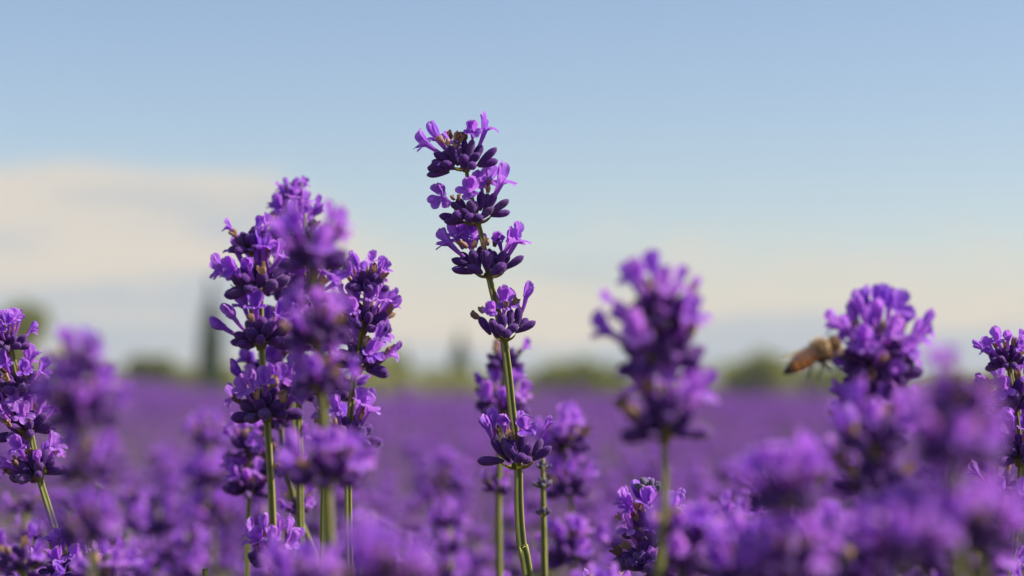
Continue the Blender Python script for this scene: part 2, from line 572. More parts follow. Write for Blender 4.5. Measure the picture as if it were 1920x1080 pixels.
def make_stalk(label, r, stem, whorls, wpx=14, seed=0, kind=None, group=STALKS, lean=0.0):
    """stem: photo points top to bottom at depth r*S0; whorls: (x, y of the foot, width in px, kind)"""
    rng = random.Random(seed * 77 + 5)
    d0 = r * S0
    ddep = lean * S0
    yt, yb = stem[0][1], stem[-1][1]
    dep = lambda y: d0 + ddep * (y - yt) / max(1, yb - yt)
    pts = [P(x, y, dep(y)) for x, y in stem]
    rad0 = wpx / FPX * d0 * .5
    allp = [(p, rad0 * (.62 + .38 * min(1, i / max(1, len(pts) - 1)))) for i, p in enumerate(pts)]
    for q in base_below(pts[-1], pts[-1] - pts[-2]): allp.append((q, rad0 * 1.05))
    base = allp[-1][0]
    root = empty('lavender_stalk', base, label, 'lavender', group)
    loc = [(p - base, rr) for p, rr in allp]
    obj('stem', stem_mesh(loc, 5, rng.uniform(0, 1.5)), root)
    for wi, (x, y, wp, *kk) in enumerate(whorls):
        k = kk[0] if kk else 'bloom'
        p = P(x, y, dep(y))
        # stem direction there
        best = min(range(len(pts) - 1), key=lambda i: abs((pts[i].z + pts[i + 1].z) / 2 - p.z))
        ax = (pts[best] - pts[best + 1]).normalized()
        make_whorl(root, p - base, ax, wp / FPX * d0, rng, k)
    return root


# ------------------------------------------------------------------ ground
def relief(x, y):
    """the field sags a little in the middle distance"""
    dd = math.hypot(x, y); k = min(1.0, max(0.0, (dd - 5) / 48)); k = k * k * (3 - 2 * k)
    az = math.atan2(x, max(y, .01)); q = min(1.0, max(0.0, (az + .19) / .09))
    far = max(0.0, 1 - max(0, dd - 160) / 200)
    return k * far * (-.72 * q * q * (3 - 2 * q) + .28 * noise.noise(Vector((x * .045, y * .02, 5))))


def ground_sheet():
    m, t, out = base_mat('dry_soil')
    tc = t.new('ShaderNodeTexCoord')
    n1 = t.noise(tc.outputs['Object'], 3.0, 8, .65); n2 = t.noise(tc.outputs['Object'], 0.05, 4)
    n3 = t.noise(tc.outputs['Object'], 60, 4)
    c = t.mix(n1, (0.13, 0.085, 0.06, 1), (0.26, 0.19, 0.14, 1))
    c = t.mix(t.smooth(n2, .45, .62, 0, .8), c, (0.11, 0.13, 0.05, 1))
    p = t.new('ShaderNodeBsdfPrincipled'); t.l.new(c, p.inputs['Base Color']); p.inputs['Roughness'].default_value = .95
    b = t.new('ShaderNodeBump'); b.inputs['Strength'].default_value = .6; b.inputs['Distance'].default_value = .03
    t.l.new(t.math('ADD', n1, t.math('MULTIPLY', n3, .4)), b.inputs['Height']); t.l.new(b.outputs[0], p.inputs['Normal'])
    t.l.new(p.outputs[0], out.inputs['Surface'])
    M['soil'] = m
    mb = MB(); N = 60; vs = []
    ring = [0.0, .4, .8, 1.5, 3, 6, 12, 18, 25, 32, 40, 50, 60, 72, 85, 100, 115, 135, 160, 200, 260, 400, 900, 2000, 4500]
    seg = 120
    for r_ in ring[1:]:
        for i in range(seg):
            a = 6.28318 * i / seg; x, y = r_ * math.cos(a), r_ * math.sin(a)
            vs.append((x, y, noise.noise(Vector((x * .8, y * .8, 0))) * .02 + relief(x, y) if r_ < 400 else -.5))
    vs.append((0, 0, 0)); c0 = len(vs) - 1
    fs = [(c0, i, (i + 1) % seg) for i in range(seg)]
    for j in range(len(ring) - 2):
        for i in range(seg):
            i2 = (i + 1) % seg; fs.append((j * seg + i, (j + 1) * seg + i, (j + 1) * seg + i2, j * seg + i2))
    mb.add(vs, fs, 'soil')
    return structure('ground', mb.mesh('ground'))


ground_sheet()

# ------------------------------------------------------------------ the field behind: bushes nobody could count
LOWCAL = ((0.0, .35), (.45, 1.0), (.85, .9), (1.0, .3))


def low_whorl(mb, c, ax, wd, rng, ncal, nfl, detail):
    fr = T(c) @ frame(ax, Vector((rng.uniform(-1, 1), rng.uniform(-1, 1), 0)))
    a0 = rng.uniform(0, 6.28)
    for i in range(ncal):
        a = a0 + i * 2.39996; e = rad(8 + 70 * ((i + .5) / ncal) ** 1.3 + rng.uniform(-10, 10))
        hd = Vector((math.cos(a), math.sin(a), 0)); dv = hd * math.cos(e) + Vector((0, 0, math.sin(e)))
        L = wd * .30 * rng.uniform(.85, 1.15)
        m = fr @ T(hd * wd * .09 * math.cos(e)) @ frame(dv, Vector((.3, .5, .2))) @ SC(L * .5, L * .5, L)
        add_calyx(mb, 5 if detail else 4, LOWCAL, 'calyx', m, rng.random())
    for i in range(nfl):
        a = a0 + 6.283 * (i + rng.uniform(-.3, .3)) / nfl; e = rad(rng.uniform(15, 72))
        hd = Vector((math.cos(a), math.sin(a), 0)); dv = hd * math.cos(e) + Vector((0, 0, math.sin(e)))
        m = fr @ T(dv * wd * rng.uniform(.38, .5)) @ frame(dv + Vector((0, 0, .3)), -hd) @ Matrix.Scale(wd * rng.uniform(.17, .21), 4)
        if detail:
            add_corolla(mb, rng, rng.uniform(.7, 1.15), m, 2, 3, 5, rng.random())
        else:   # five simple lobes
            ti = rng.random()
            for k in range(5):
                aa = rad(90 + 72 * k); o_ = Vector((math.cos(aa), math.sin(aa), 0)); s_ = Vector((-o_.y, o_.x, 0)) * .3
                up = Vector((0, 0, .75 if k in (0, 1, 4) else .1))
                mb.add([Vector((0, 0, -.1)), o_ * .4 + s_ + up * .6, o_ * .85 + up, o_ * .4 - s_ + up * .6], [(0, 1, 2, 3)], 'petal', [0, .8, 0, -.8], [0, .6, 1, .6], ti, m)


def leaf_sprig(mb, p, rng, h, n):
    for i in range(n):
        a = rng.uniform(0, 6.28); e = rad(rng.uniform(25, 75)); L = h * rng.uniform(.5, 1)
        hd = Vector((math.cos(a), math.sin(a), 0)); dv = hd * math.cos(e) + Vector((0, 0, math.sin(e)))
        sd_ = Vector((-math.sin(a), math.cos(a), 0)) * L * .055
        q = p + Vector((0, 0, h * rng.uniform(0, .7)))
        mb.add([q, q + dv * L * .45 + sd_, q + dv * L + Vector((0, 0, -.1 * L)), q + dv * L * .45 - sd_], [(0, 1, 2), (0, 2, 3)], 'leaf', tint=rng.random())


def bush_mesh(seed, n, detail):
    rng = random.Random(seed); mb = MB()
    for i in range(n):
        a = i * 2.39996 + rng.uniform(-.3, .3); q = math.sqrt((i + .5) / n)
        tip = Vector((math.cos(a) * .40 * q, math.sin(a) * .40 * q, .575 - .16 * q * q + rng.gauss(0, .02)))
        foot = Vector((tip.x * .3, tip.y * .3, .08))
        ax = (tip - foot); ax = (ax.normalized() + Vector((0, 0, .5)) + Vector((rng.uniform(-.15, .15), rng.uniform(-.15, .15), 0))).normalized()
        wd = rng.uniform(.015, .021)
        nw = rng.randint(3, 5)
        hgt = 0.0
        low = tip - ax * .065
        # stem: three-sided
        vs = []
        for p, r_ in ((foot, .0014), (foot.lerp(low, .55) + Vector((0, 0, .02)), .0012), (tip - ax * .01, .0008)):
            for k in range(3): vs.append(p + Vector((math.cos(k * 2.094) * r_, math.sin(k * 2.094) * r_, 0)))
        mb.add(vs, [(j * 3 + k, j * 3 + (k + 1) % 3, j * 3 + 3 + (k + 1) % 3, j * 3 + 3 + k) for j in range(2) for k in range(3)], 'stem', [.3] * 9)
        for k in range(nw):
            c = tip - ax * hgt
            if detail: low_whorl(mb, c, ax, wd, rng, 8, 5, False)
            else: low_whorl(mb, c, ax, wd * 1.15, rng, 3, 3, False)
            hgt += wd * rng.uniform(.6, .85) if k < nw - 2 else rng.uniform(.018, .04)
        if i % 2 == 0:
            leaf_sprig(mb, Vector((tip.x * .75, tip.y * .75, .06 + rng.uniform(0, .14))), rng, .14, 7 if detail else 4)
    return mb.mesh('lavender_bush')


def foliage_mesh(seed):
    rng = random.Random(seed); mb = MB()
    for i in range(46):
        a = rng.uniform(0, 6.28); q = math.sqrt(rng.random()) * .13
        leaf_sprig(mb, Vector((math.cos(a) * q, math.sin(a) * q, .0 + rng.uniform(0, .16))), rng, .13, 7)
    return mb.mesh('foliage')


def scatter(name, sources, pts, label=None):
    """ONE stuff object: instances of sources on pts = (x, y, z, rz, scale, index)"""
    me = bpy.data.meshes.new(name); me.from_pydata([p[:3] for p in pts], [], [])
    for nm, typ, k in (('rz', 'FLOAT', 3), ('sc', 'FLOAT', 4), ('ix', 'INT', 5)):
        a = me.attributes.new(nm, typ, 'POINT'); a.data.foreach_set('value', [p[k] for p in pts])
    o = obj(name, me); o['kind'] = 'stuff'
    g = bpy.data.node_groups.new(name, 'GeometryNodeTree')
    g.interface.new_socket('Geometry', in_out='INPUT', socket_type='NodeSocketGeometry')
    g.interface.new_socket('Geometry', in_out='OUTPUT', socket_type='NodeSocketGeometry')
    N, L = g.nodes, g.links
    gi, go = N.new('NodeGroupInput'), N.new('NodeGroupOutput')
    jn = N.new('GeometryNodeJoinGeometry')
    for s in sources:
        oi = N.new('GeometryNodeObjectInfo'); oi.inputs['Object'].default_value = s; oi.inputs['As Instance'].default_value = True
        L.new(oi.outputs['Geometry'], jn.inputs[0])
    ip = N.new('GeometryNodeInstanceOnPoints'); ip.inputs['Pick Instance'].default_value = True

    def na(nm, typ):
        n = N.new('GeometryNodeInputNamedAttribute'); n.data_type = typ; n.inputs['Name'].default_value = nm; return n.outputs['Attribute']
    cx = N.new('ShaderNodeCombineXYZ'); L.new(na('rz', 'FLOAT'), cx.inputs['Z'])
    er = N.new('FunctionNodeEulerToRotation'); L.new(cx.outputs[0], er.inputs[0])
    L.new(gi.outputs[0], ip.inputs['Points']); L.new(jn.outputs[0], ip.inputs['Instance'])
    L.new(na('ix', 'INT'), ip.inputs['Instance Index']); L.new(er.outputs[0], ip.inputs['Rotation']); L.new(na('sc', 'FLOAT'), ip.inputs['Scale'])
    L.new(ip.outputs[0], go.inputs[0])
    md = o.modifiers.new('scatter', 'NODES'); md.node_group = g
    return o


rf = random.Random(21)
near_src = [bpy.data.objects.new('lavender_bush', bush_mesh(40 + k, 150, True)) for k in range(3)]
far_src = [bpy.data.objects.new('lavender_bush', bush_mesh(60 + k, 150, False)) for k in range(2)]
pts = []
ROW, STEP, RA = 1.15, 0.55, rad(24)
ca, sa = math.cos(RA), math.sin(RA)
for i in range(-140, 141):
    for j in range(-260, 261):
        u = i * ROW + rf.uniform(-.06, .06); v = j * STEP + rf.uniform(-.08, .08)
        x, y = u * ca + v * sa, -u * sa + v * ca + .25
        dd = math.hypot(x, y)
        if dd > 105 or y < -2.5 or abs(x) > 1.6 + max(0, y) * .42: continue
        if dd < 2.1: continue
        if dd > 3 and noise.noise(Vector((x * .55, y * .35, 9))) > .36: continue      # plants that died out
        zz = noise.noise(Vector((x * .05, y * .05, 3))) * .05 * min(1, dd / 12)
        hump = .05 * math.exp(-((x / max(y, .1) - .115) / .035) ** 2) if 9 < y < 22 else 0
        s = rf.uniform(.80, 1.03) + (hump * 1.6 + zz) * 1.2
        ix = rf.randint(0, 2) if dd < 7 else 3 + rf.randint(0, 1)
        pts.append((x, y, relief(x, y) - .01, rf.uniform(0, 6.28), s, ix))
scatter('lavender_field', near_src + far_src, pts)

fol_src = [bpy.data.objects.new('foliage', foliage_mesh(80 + k)) for k in range(2)]
pts = []
for i in range(520):
    y = rf.uniform(.1, 1.7); x = rf.uniform(-.25 - y * .42, .25 + y * .42)
    pts.append((x, y, 0, rf.uniform(0, 6.28), rf.uniform(.8, 1.25), rf.randint(0, 1)))
scatter('lavender_foliage', fol_src, pts)


# ------------------------------------------------------------------ trees along the far edge
def crown_mesh(kind, h, wd, rng, n, leaf):
    mb = MB(); key = 'cypress' if kind == 'cypress' else 'crown'
    blobs = []
    if kind != 'cypress':
        for i in range(9):
            a = rng.uniform(0, 6.28); q = rng.uniform(.1, .36) * wd
            blobs.append((Vector((math.cos(a) * q, math.sin(a) * q, h * rng.uniform(.28, .8))), rng.uniform(.16, .3) * min(wd, h * 1.2)))
    for i in range(n):
        if kind == 'cypress':
            z = rng.random() ** .8; rr = wd * .5 * (math.sin(min(1, z * 1.05 + .1) * math.pi) ** .55) * (1 - .45 * z)
            a = rng.uniform(0, 6.28); q = rr * math.sqrt(rng.random()) * (1 + .25 * noise.noise(Vector((z * 9, a, 1))))
            p = Vector((math.cos(a) * q, math.sin(a) * q, .06 * h + z * h * .94)); up = 1.4
        else:
            c, br = rng.choice(blobs)
            v = Vector((rng.gauss(0, 1), rng.gauss(0, 1), rng.gauss(0, .85))).normalized()
            p = c + v * br * rng.uniform(.3, 1.25); up = .2
            p.z = max(p.z, .08 * h)
        d1 = Vector((rng.uniform(-1, 1), rng.uniform(-1, 1), rng.uniform(-.6, .8) + up)).normalized(); d2 = d1.orthogonal().normalized() * leaf * .5
        d2.rotate(Quaternion(d1, rng.uniform(0, 6.28)))
        d1 = d1 * leaf
        mb.add([p - d1 * .5, p + d2, p + d1 * .6, p - d2], [(0, 1, 2, 3)], key, tint=rng.random() * .6)
    return mb.mesh('crown', False)


def trunk_mesh(h, r0, rng, limbs):
    mb = MB()
    def tube(pts, seg=8):
        vs = []
        for p, r_ in pts:
            for i in range(seg):
                a = 6.283 * i / seg; vs.append(p + Vector((math.cos(a) * r_, math.sin(a) * r_, 0)))
        mb.add(vs, [(j * seg + i, j * seg + (i + 1) % seg, (j + 1) * seg + (i + 1) % seg, (j + 1) * seg + i) for j in range(len(pts) - 1) for i in range(seg)], 'bark')
    tube([(Vector((0, 0, -.1)), r0 * 1.3), (Vector((0, 0, .1 * h)), r0), (Vector((.03 * h, 0, .45 * h)), r0 * .65), (Vector((.02 * h, .02 * h, .85 * h)), r0 * .18)])
    for k in range(limbs):
        a = rng.uniform(0, 6.28); z0 = h * rng.uniform(.2, .5); L = h * rng.uniform(.2, .34)
        e = Vector((math.cos(a) * L * .8, math.sin(a) * L * .8, L * .8))
        p0 = Vector((.02 * h, 0, z0)); tube([(p0, r0 * .4), (p0 + e * .5, r0 * .28), (p0 + e, r0 * .08)], 6)
    return mb.mesh('trunk')


def tree(name, label, cat, kind, px, d, top_y, wpx, group, seed, n=1500):
    """px: photo column of the trunk, top_y: photo row of the top, d: metres away"""
    rng = random.Random(seed)
    x = (px - 960) / FPX * d
    h = CAM_H - relief(x, d) + (712 - top_y) / FPX * d; wd = wpx / FPX * d
    root = empty(name, (x, d, relief(x, d)), label, cat, group)
    obj('trunk', trunk_mesh(h, max(.05, wd * .045), rng, 0 if kind == 'cypress' else 5), root)
    cr = obj('crown', crown_mesh(kind, h, wd, rng, n, max(.16, wd * (.11 if kind != 'cypress' else .22))), root)
    return root


TG = 'trees along the far edge of the field'
tree('cypress_tree', 'tall slim dark green cypress, tallest on the skyline, just left of the blooming cluster', 'tree', 'cypress', 396, 112, 524, 52, TG, 1, 3000)
tree('cypress_tree', 'small pale blurred cypress left of the sharp stem, left of the taller pale one', 'tree', 'cypress', 757, 150, 652, 36, TG, 2)
tree('cypress_tree', 'pale blurred cypress just left of the sharp stem, behind its lowest bare stretch', 'tree', 'cypress', 863, 140, 622, 46, TG, 3)
tree('broadleaf_tree', 'round olive green tree cut by the left edge of the photo', 'tree', 'round', 8, 118, 556, 140, TG, 4, 2600)
tree('shrub', 'low wide olive shrub on the skyline between the left edge and the tall cypress', 'shrub', 'round', 282, 112, 676, 190, TG, 5, 2500)
tree('shrub', 'small olive shrub at the foot of the tall slim cypress', 'shrub', 'round', 420, 114, 690, 70, TG, 6)
tree('shrub', 'faint low shrub between the blooming cluster and the small pale cypress', 'shrub', 'round', 712, 125, 662, 110, TG, 7)
tree('shrub', 'low olive shrub on the skyline just right of the sharp stem', 'shrub', 'round', 1055, 115, 678, 170, TG, 8, 2200)
tree('shrub', 'low olive shrub just left of the soft two headed spike', 'shrub', 'round', 1125, 122, 680, 110, TG, 9)
tree('shrub', 'rounded olive shrub on the skyline left of the bee', 'shrub', 'round', 1425, 110, 670, 140, TG, 10, 2200)
tree('shrub', 'low dim shrub on the skyline right below the bee', 'shrub', 'round', 1540, 118, 684, 110, TG, 11)


def hedge():
    rng = random.Random(5); mb = MB()
    for i in range(12000):
        x = rng.uniform(-75, 75); y = 121 + rng.uniform(-1.5, 1.5) + noise.noise(Vector((x * .05, 0, 0))) * 3
        h = 1.75 + 1.3 * noise.noise(Vector((x * .11, 2, 0)))
        p = Vector((x, y, relief(x, y) + rng.random() * max(.4, h)))
        d1 = Vector((rng.uniform(-1, 1), rng.uniform(-1, 1), rng.uniform(-.2, 1))).normalized() * .45; d2 = d1.orthogonal().normalized() * .2
        mb.add([p - d1 * .5, p + d2, p + d1 * .6, p - d2], [(0, 1, 2, 3)], 'scrub', tint=rng.random() * .6)
    o = obj('field_margin_scrub', mb.mesh('field_margin_scrub', False)); o['kind'] = 'stuff'


hedge()

# ------------------------------------------------------------------ the sharp spike in the middle, piece by piece
MM = S0 / FPX           # metres per photo pixel in the focal plane


def main_stalk():
    rng = random.Random(99)
    stem = [(872, 300, 3.6), (877, 335, 4.2), (889, 390, 4.6), (899, 426, 4.8), (907, 462, 5.6), (917, 519, 6.4), (927, 560, 7.4), (936, 598, 7.8), (945, 640, 8.0),
            (953, 700, 8.2), (960, 770, 8.4), (968, 828, 8.6), (972, 880, 8.8), (973, 950, 9.6), (978, 1020, 10.6), (991, 1085, 11.6)]
    pts = [(P(x, y, S0), r_ * MM) for x, y, r_ in stem]
    for q in base_below(pts[-1][0], pts[-1][0] - pts[-2][0]): pts.append((q, 11.5 * MM))
    base = pts[-1][0]
    root = empty('lavender_stalk', base, 'tall sharp lavender spike in the centre with five separated whorls on a leaning ridged stem', 'lavender', STALKS)
    obj('stem', stem_mesh([(p - base, r_) for p, r_ in pts], 5, .62), root)
    for (x0, y0, sc, node, cal, flo, dry, bra) in MAIN:
        px = lambda zx, zy: (x0 + zx / sc, y0 + zy / sc)
        def W(zx, zy, zmm=0.0):
            a, b = px(zx, zy); return P(a, b, S0 - zmm / 1000) - base
        nd = obj('flower_whorl', NODE, root, T(W(*node)))
        ns = .0012; nd.scale = (ns * 1.15, ns * 1.15, ns)
        kinv = SC(1 / (ns * 1.15), 1 / (ns * 1.15), 1 / ns) @ T(-W(*node))
        fix = lambda o: setattr(o, 'matrix_basis', kinv @ o.matrix_basis)
        for (bx, by, tx, ty, bz, tz, *dd) in cal:
            p0, p1 = W(bx, by, bz), W(tx, ty, tz)
            p1 = p1 - AZ * max(0, tz - 3.2) * .45 / 1000 + (p1 - p0) * rng.uniform(0, .13); p0 = p0 - (p1 - p0) * .06
            fix(calyx_at(nd, p0, p1, (dd[0] if dd else 1.72) / 1000 * (.93 if dd else 1) * rng.uniform(.92, 1.1), 'calyx', rng))
        for (bx, by, mx, my, bz, mz, lx, ly, lz, size, kind, idx) in flo:
            p0, p1 = W(bx, by, bz), W(mx, my, mz)
            lip = AX * lx - AY * ly + AZ * lz
            axis = (p1 - p0).normalized() + AZ * (1.5 if lz >= .7 else (-1.2 if lz <= -.7 else 0))
            if lz >= .7: lip = AX * lx - AY * 1.0
            fix(flower_at(nd, p1, axis, lip, size / 1000, kind, rng, idx))
        for (x, y, z, dx, dy, size) in dry:
            fix(dry_at(nd, W(x, y, z), AX * dx - AY * dy + AZ * .2, size / 1000, rng))
        for (x, y, z, ang, tilt, size) in bra:
            m = T(W(x, y, z)) @ Matrix.Rotation(rad(ang), 4, 'Z') @ Matrix.Rotation(rad(-tilt), 4, 'Y') @ SC(size * 1.15 / 1000, size * 1.3 / 1000, size * 1.15 / 1000) @ T((0, 0, -.10))
            fix(obj('bract', rng.choice(PIECE['bract']), nd, m))
    return root


MAIN = [
    # W1
    (760, 200, 7.715, (880, 880),
     [(620, 950, 325, 1005, .5, 1.5), (640, 900, 390, 840, 2, 3, 2.5), (540, 910, 335, 860, -.5, -.5), (560, 850, 400, 790, -1.5, -2), (700, 840, 465, 660, 1, 1), (735, 810, 570, 640, .5, 0),
      (770, 830, 650, 570, 1.5, 2.2), (800, 800, 735, 480, 1, 1), (840, 830, 865, 470, 0, -.4), (850, 890, 835, 700, 2.5, 4.6, 2.6), (900, 850, 1040, 655, 2, 3.8), (900, 880, 1000, 830, 3, 5.5, 2.2),
      (1050, 845, 1275, 590, 1, 1.4), (1070, 860, 1315, 755, .3, .3), (890, 800, 965, 500, 1, 1), (1000, 790, 1080, 540, 0, -.5), (760, 840, 690, 620, -1.5, -2.5), (960, 840, 1010, 640, -1.5, -3), (700, 900, 560, 780, 3, 4.5)],
     [(600, 760, 315, 545, 1, 1.2, -1, .25, .35, 4.0, 'flower', 0), (590, 640, 470, 470, -1, -1.2, -.7, .6, -.5, 4.2, 'flower', 3), (960, 520, 965, 350, 1.2, 2.0, .3, .5, 1.0, 3.4, 'flower', 1),
      (1080, 560, 1150, 335, 0, -.3, 1, .35, .2, 4.0, 'flower', 2), (700, 560, 610, 480, -2, -3, -.5, .3, -1, 3.2, 'flower', 4)],
     [(640, 590, 2.2, -.4, -1, 2.0), (730, 500, 1, .1, -1, 2.2), (560, 520, .5, -.7, -.6, 2.0), (660, 470, -.5, -.1, -1, 2.0), (790, 520, .8, .2, -1, 1.8), (862, 490, -.4, 0, -1, 2.2), (700, 620, 1.8, 0, -1, 1.4)],
     [(860, 890, .3, 180, 4, 4.2), (900, 880, -.2, 10, 20, 3.6), (880, 890, -.5, 90, 10, 3.5)]),
    # W2
    (780, 300, 7.715, (890, 890),
     [(680, 900, 415, 905, .5, 1), (640, 850, 365, 810, -.5, -.8), (680, 850, 540, 770, 2.5, 4.2, 2.3), (800, 890, 745, 780, 3, 5.5, 2.5), (850, 890, 910, 790, 3, 5.5, 2.4), (900, 870, 1085, 665, 2.5, 3.2),
      (1080, 770, 1300, 555, .8, 1.2), (1090, 805, 1350, 735, .2, .2), (720, 750, 520, 610, 1, 1), (720, 760, 610, 560, 0, 0), (815, 780, 795, 580, 2, 2.8, 2.3), (930, 720, 950, 470, .8, 1), (1000, 730, 1020, 490, 0, 0),
      (1050, 730, 1115, 485, 0, -.4), (720, 840, 590, 690, -1.5, -3), (960, 820, 1080, 650, -2, -3.5), (860, 800, 870, 600, 1, 1.2), (800, 850, 690, 700, 2, 3.4)],
     [(610, 690, 385, 540, 1, 1.6, -.5, .75, .7, 4.3, 'flower', 5), (790, 640, 770, 440, 2, 3.4, -.25, .85, 1, 4.1, 'flower', 0), (1130, 540, 1225, 330, 0, .2, 1, .35, .5, 4.7, 'flower', 3), (1040, 480, 1060, 270, -1.5, -2, -.2, .3, -1, 4.2, 'flower', 6),
      (960, 500, 930, 330, -1, -1.2, .2, .6, 1, 3.6, 'flower', 7)],
     [(1035, 480, 1.2, .1, -1, 2.1), (1055, 370, .8, .1, -1, 1.7), (560, 580, 1, -.5, -.6, 1.4), (620, 580, 1.4, 0, -1, 1.4)],
     [(860, 900, .4, 180, 4, 4.2), (920, 890, .2, 5, 26, 3.8), (890, 900, -.4, 95, 10, 3.4)]),
    # W3
    (810, 400, 7.715, (835, 900),
     [(580, 860, 305, 775, .6, .8), (590, 760, 305, 635, 0, 0), (560, 760, 455, 565, -.8, -1.2), (680, 800, 605, 545, 2, 2.8, 2.5), (800, 830, 775, 560, 2.6, 3.4, 2.7), (870, 800, 835, 510, 1, 1), (950, 770, 1010, 560, 1, 1.2),
      (850, 880, 1045, 740, 3, 4, 2.4), (1060, 800, 1285, 615, .8, 1), (700, 700, 690, 500, 0, -.2), (900, 780, 905, 540, 0, -.5, 1.6), (1020, 760, 1090, 580, -.6, -1), (720, 860, 540, 740, 2, 3.2, 2.2), (980, 860, 1100, 700, -1, -2.5), (640, 840, 520, 690, -2, -3.4)],
     [(430, 620, 255, 440, .6, .8, -1, .5, .3, 4.4, 'flower', 1), (560, 520, 470, 350, -1, -1.4, -.6, .6, .6, 4.2, 'flower', 2), (620, 480, 600, 330, -2, -2.4, .1, .5, .8, 4.2, 'flower', 3), (1010, 640, 1120, 440, 1, 1.6, .7, .7, .6, 4.0, 'flower', 4),
      (1110, 620, 1215, 395, 0, -.2, 1, .45, .1, 4.3, 'flower', 5), (1020, 660, 975, 420, .4, .4, .2, .5, 1, 3.6, 'bud', 2), (420, 480, 350, 330, -1, -2, -.7, .4, -.6, 3.6, 'flower', 7)],
     [(510, 500, 1, -.7, -.8, 2.6), (590, 520, 1.4, .2, -1, 2.0), (745, 520, 1.8, -.1, -1, 1.9), (800, 470, 0, 0, -1, 1.8), (905, 480, -.2, .1, -1, 2.2)],
     [(800, 905, .5, 182, 12, 3.8), (870, 905, .2, -5, 16, 3.6), (840, 905, -.5, 95, 10, 3.2)]),
    # W4
    (860, 520, 8.306, (710, 970),
     [(490, 880, 365, 625, .6, .6, 2.0), (610, 930, 520, 680, 2.2, 3.2, 2.2), (690, 900, 600, 730, 2.8, 4.4, 2.1), (690, 810, 680, 560, 1.4, 1.8, 2.3), (800, 770, 800, 500, .8, .8, 2.0), (915, 750, 935, 480, 0, -.2, 2.0), (730, 890, 890, 720, 2.5, 3.4, 2.0),
      (900, 850, 1165, 685, .8, 1.2, 2.0), (710, 930, 765, 835, 3, 5.2, 2.0), (960, 780, 1065, 635, -2, -3, 1.8), (600, 880, 530, 660, -1.4, -2.4), (820, 860, 900, 660, -1.6, -2.6)],
     [(520, 680, 500, 520, 1.8, 3, -.3, .4, 1, 3.0, 'flower', 4), (700, 560, 720, 390, -.6, -.8, .1, .4, .9, 4.6, 'flower', 6), (985, 560, 1050, 310, 0, 0, 1, .2, .1, 3.7, 'bud', 1), (590, 480, 640, 350, -1.5, -2, -.5, .4, -.6, 3.2, 'bud', 2)],
     [(330, 640, .6, -1, -.55, 2.4), (740, 500, 1.4, .1, -1, 1.9), (860, 460, .4, .1, -1, 2.2), (370, 560, .5, -.3, -1, 1.6)],
     [(680, 970, .5, 178, 34, 3.3), (740, 970, .2, 0, 28, 3.0)]),
    # W5
    (880, 750, 7.2, (650, 890),
     [(450, 820, 135, 800, .6, .8, 2.3), (460, 770, 345, 520, .6, .6), (530, 770, 470, 500, 1, 1.4), (640, 700, 555, 490, 1, 1), (680, 850, 545, 610, 2.4, 3.4, 2.4), (710, 790, 815, 600, 2.4, 3.4, 2.2), (640, 840, 715, 730, 3.4, 5.6, 2.4), (740, 850, 810, 780, 3.2, 5.4, 1.8),
      (860, 750, 950, 540, 0, -.2), (870, 800, 1085, 620, 1.4, 2, 2.2), (690, 700, 725, 440, .6, .6, 2.0), (540, 830, 420, 650, -1.5, -2.6), (780, 820, 880, 620, -1.5, -3), (600, 800, 590, 590, -1, -1.5)],
     [(330, 580, 250, 390, .6, .8, -1, .55, .2, 3.5, 'bud', 1), (350, 560, 325, 310, .2, 0, -.3, .5, .6, 3.4, 'bud', 0), (490, 480, 470, 340, -.8, -1, 0, .5, .8, 3.8, 'bud', 2), (750, 570, 755, 380, 1.4, 2, .8, .3, .7, 4.0, 'flower', 0), (950, 570, 1040, 360, 0, 0, 1, .2, .4, 2.6, 'bud', 2),
      (680, 420, 690, 260, -2, -2.6, .2, .3, -1, 3.0, 'bud', 0)],
     [(400, 470, 1, -.3, -1, 2.0), (510, 520, 1.4, .1, -1, 2.2), (560, 540, 1.6, .4, -.8, 1.8), (820, 460, -.4, .2, -1, 2.0)],
     [(640, 900, .6, 180, 10, 4.4), (670, 900, .4, 0, 18, 4.4), (650, 905, -.4, 92, 14, 3.6), (650, 895, .8, -80, 4, 3.0)]),
]
main_stalk()

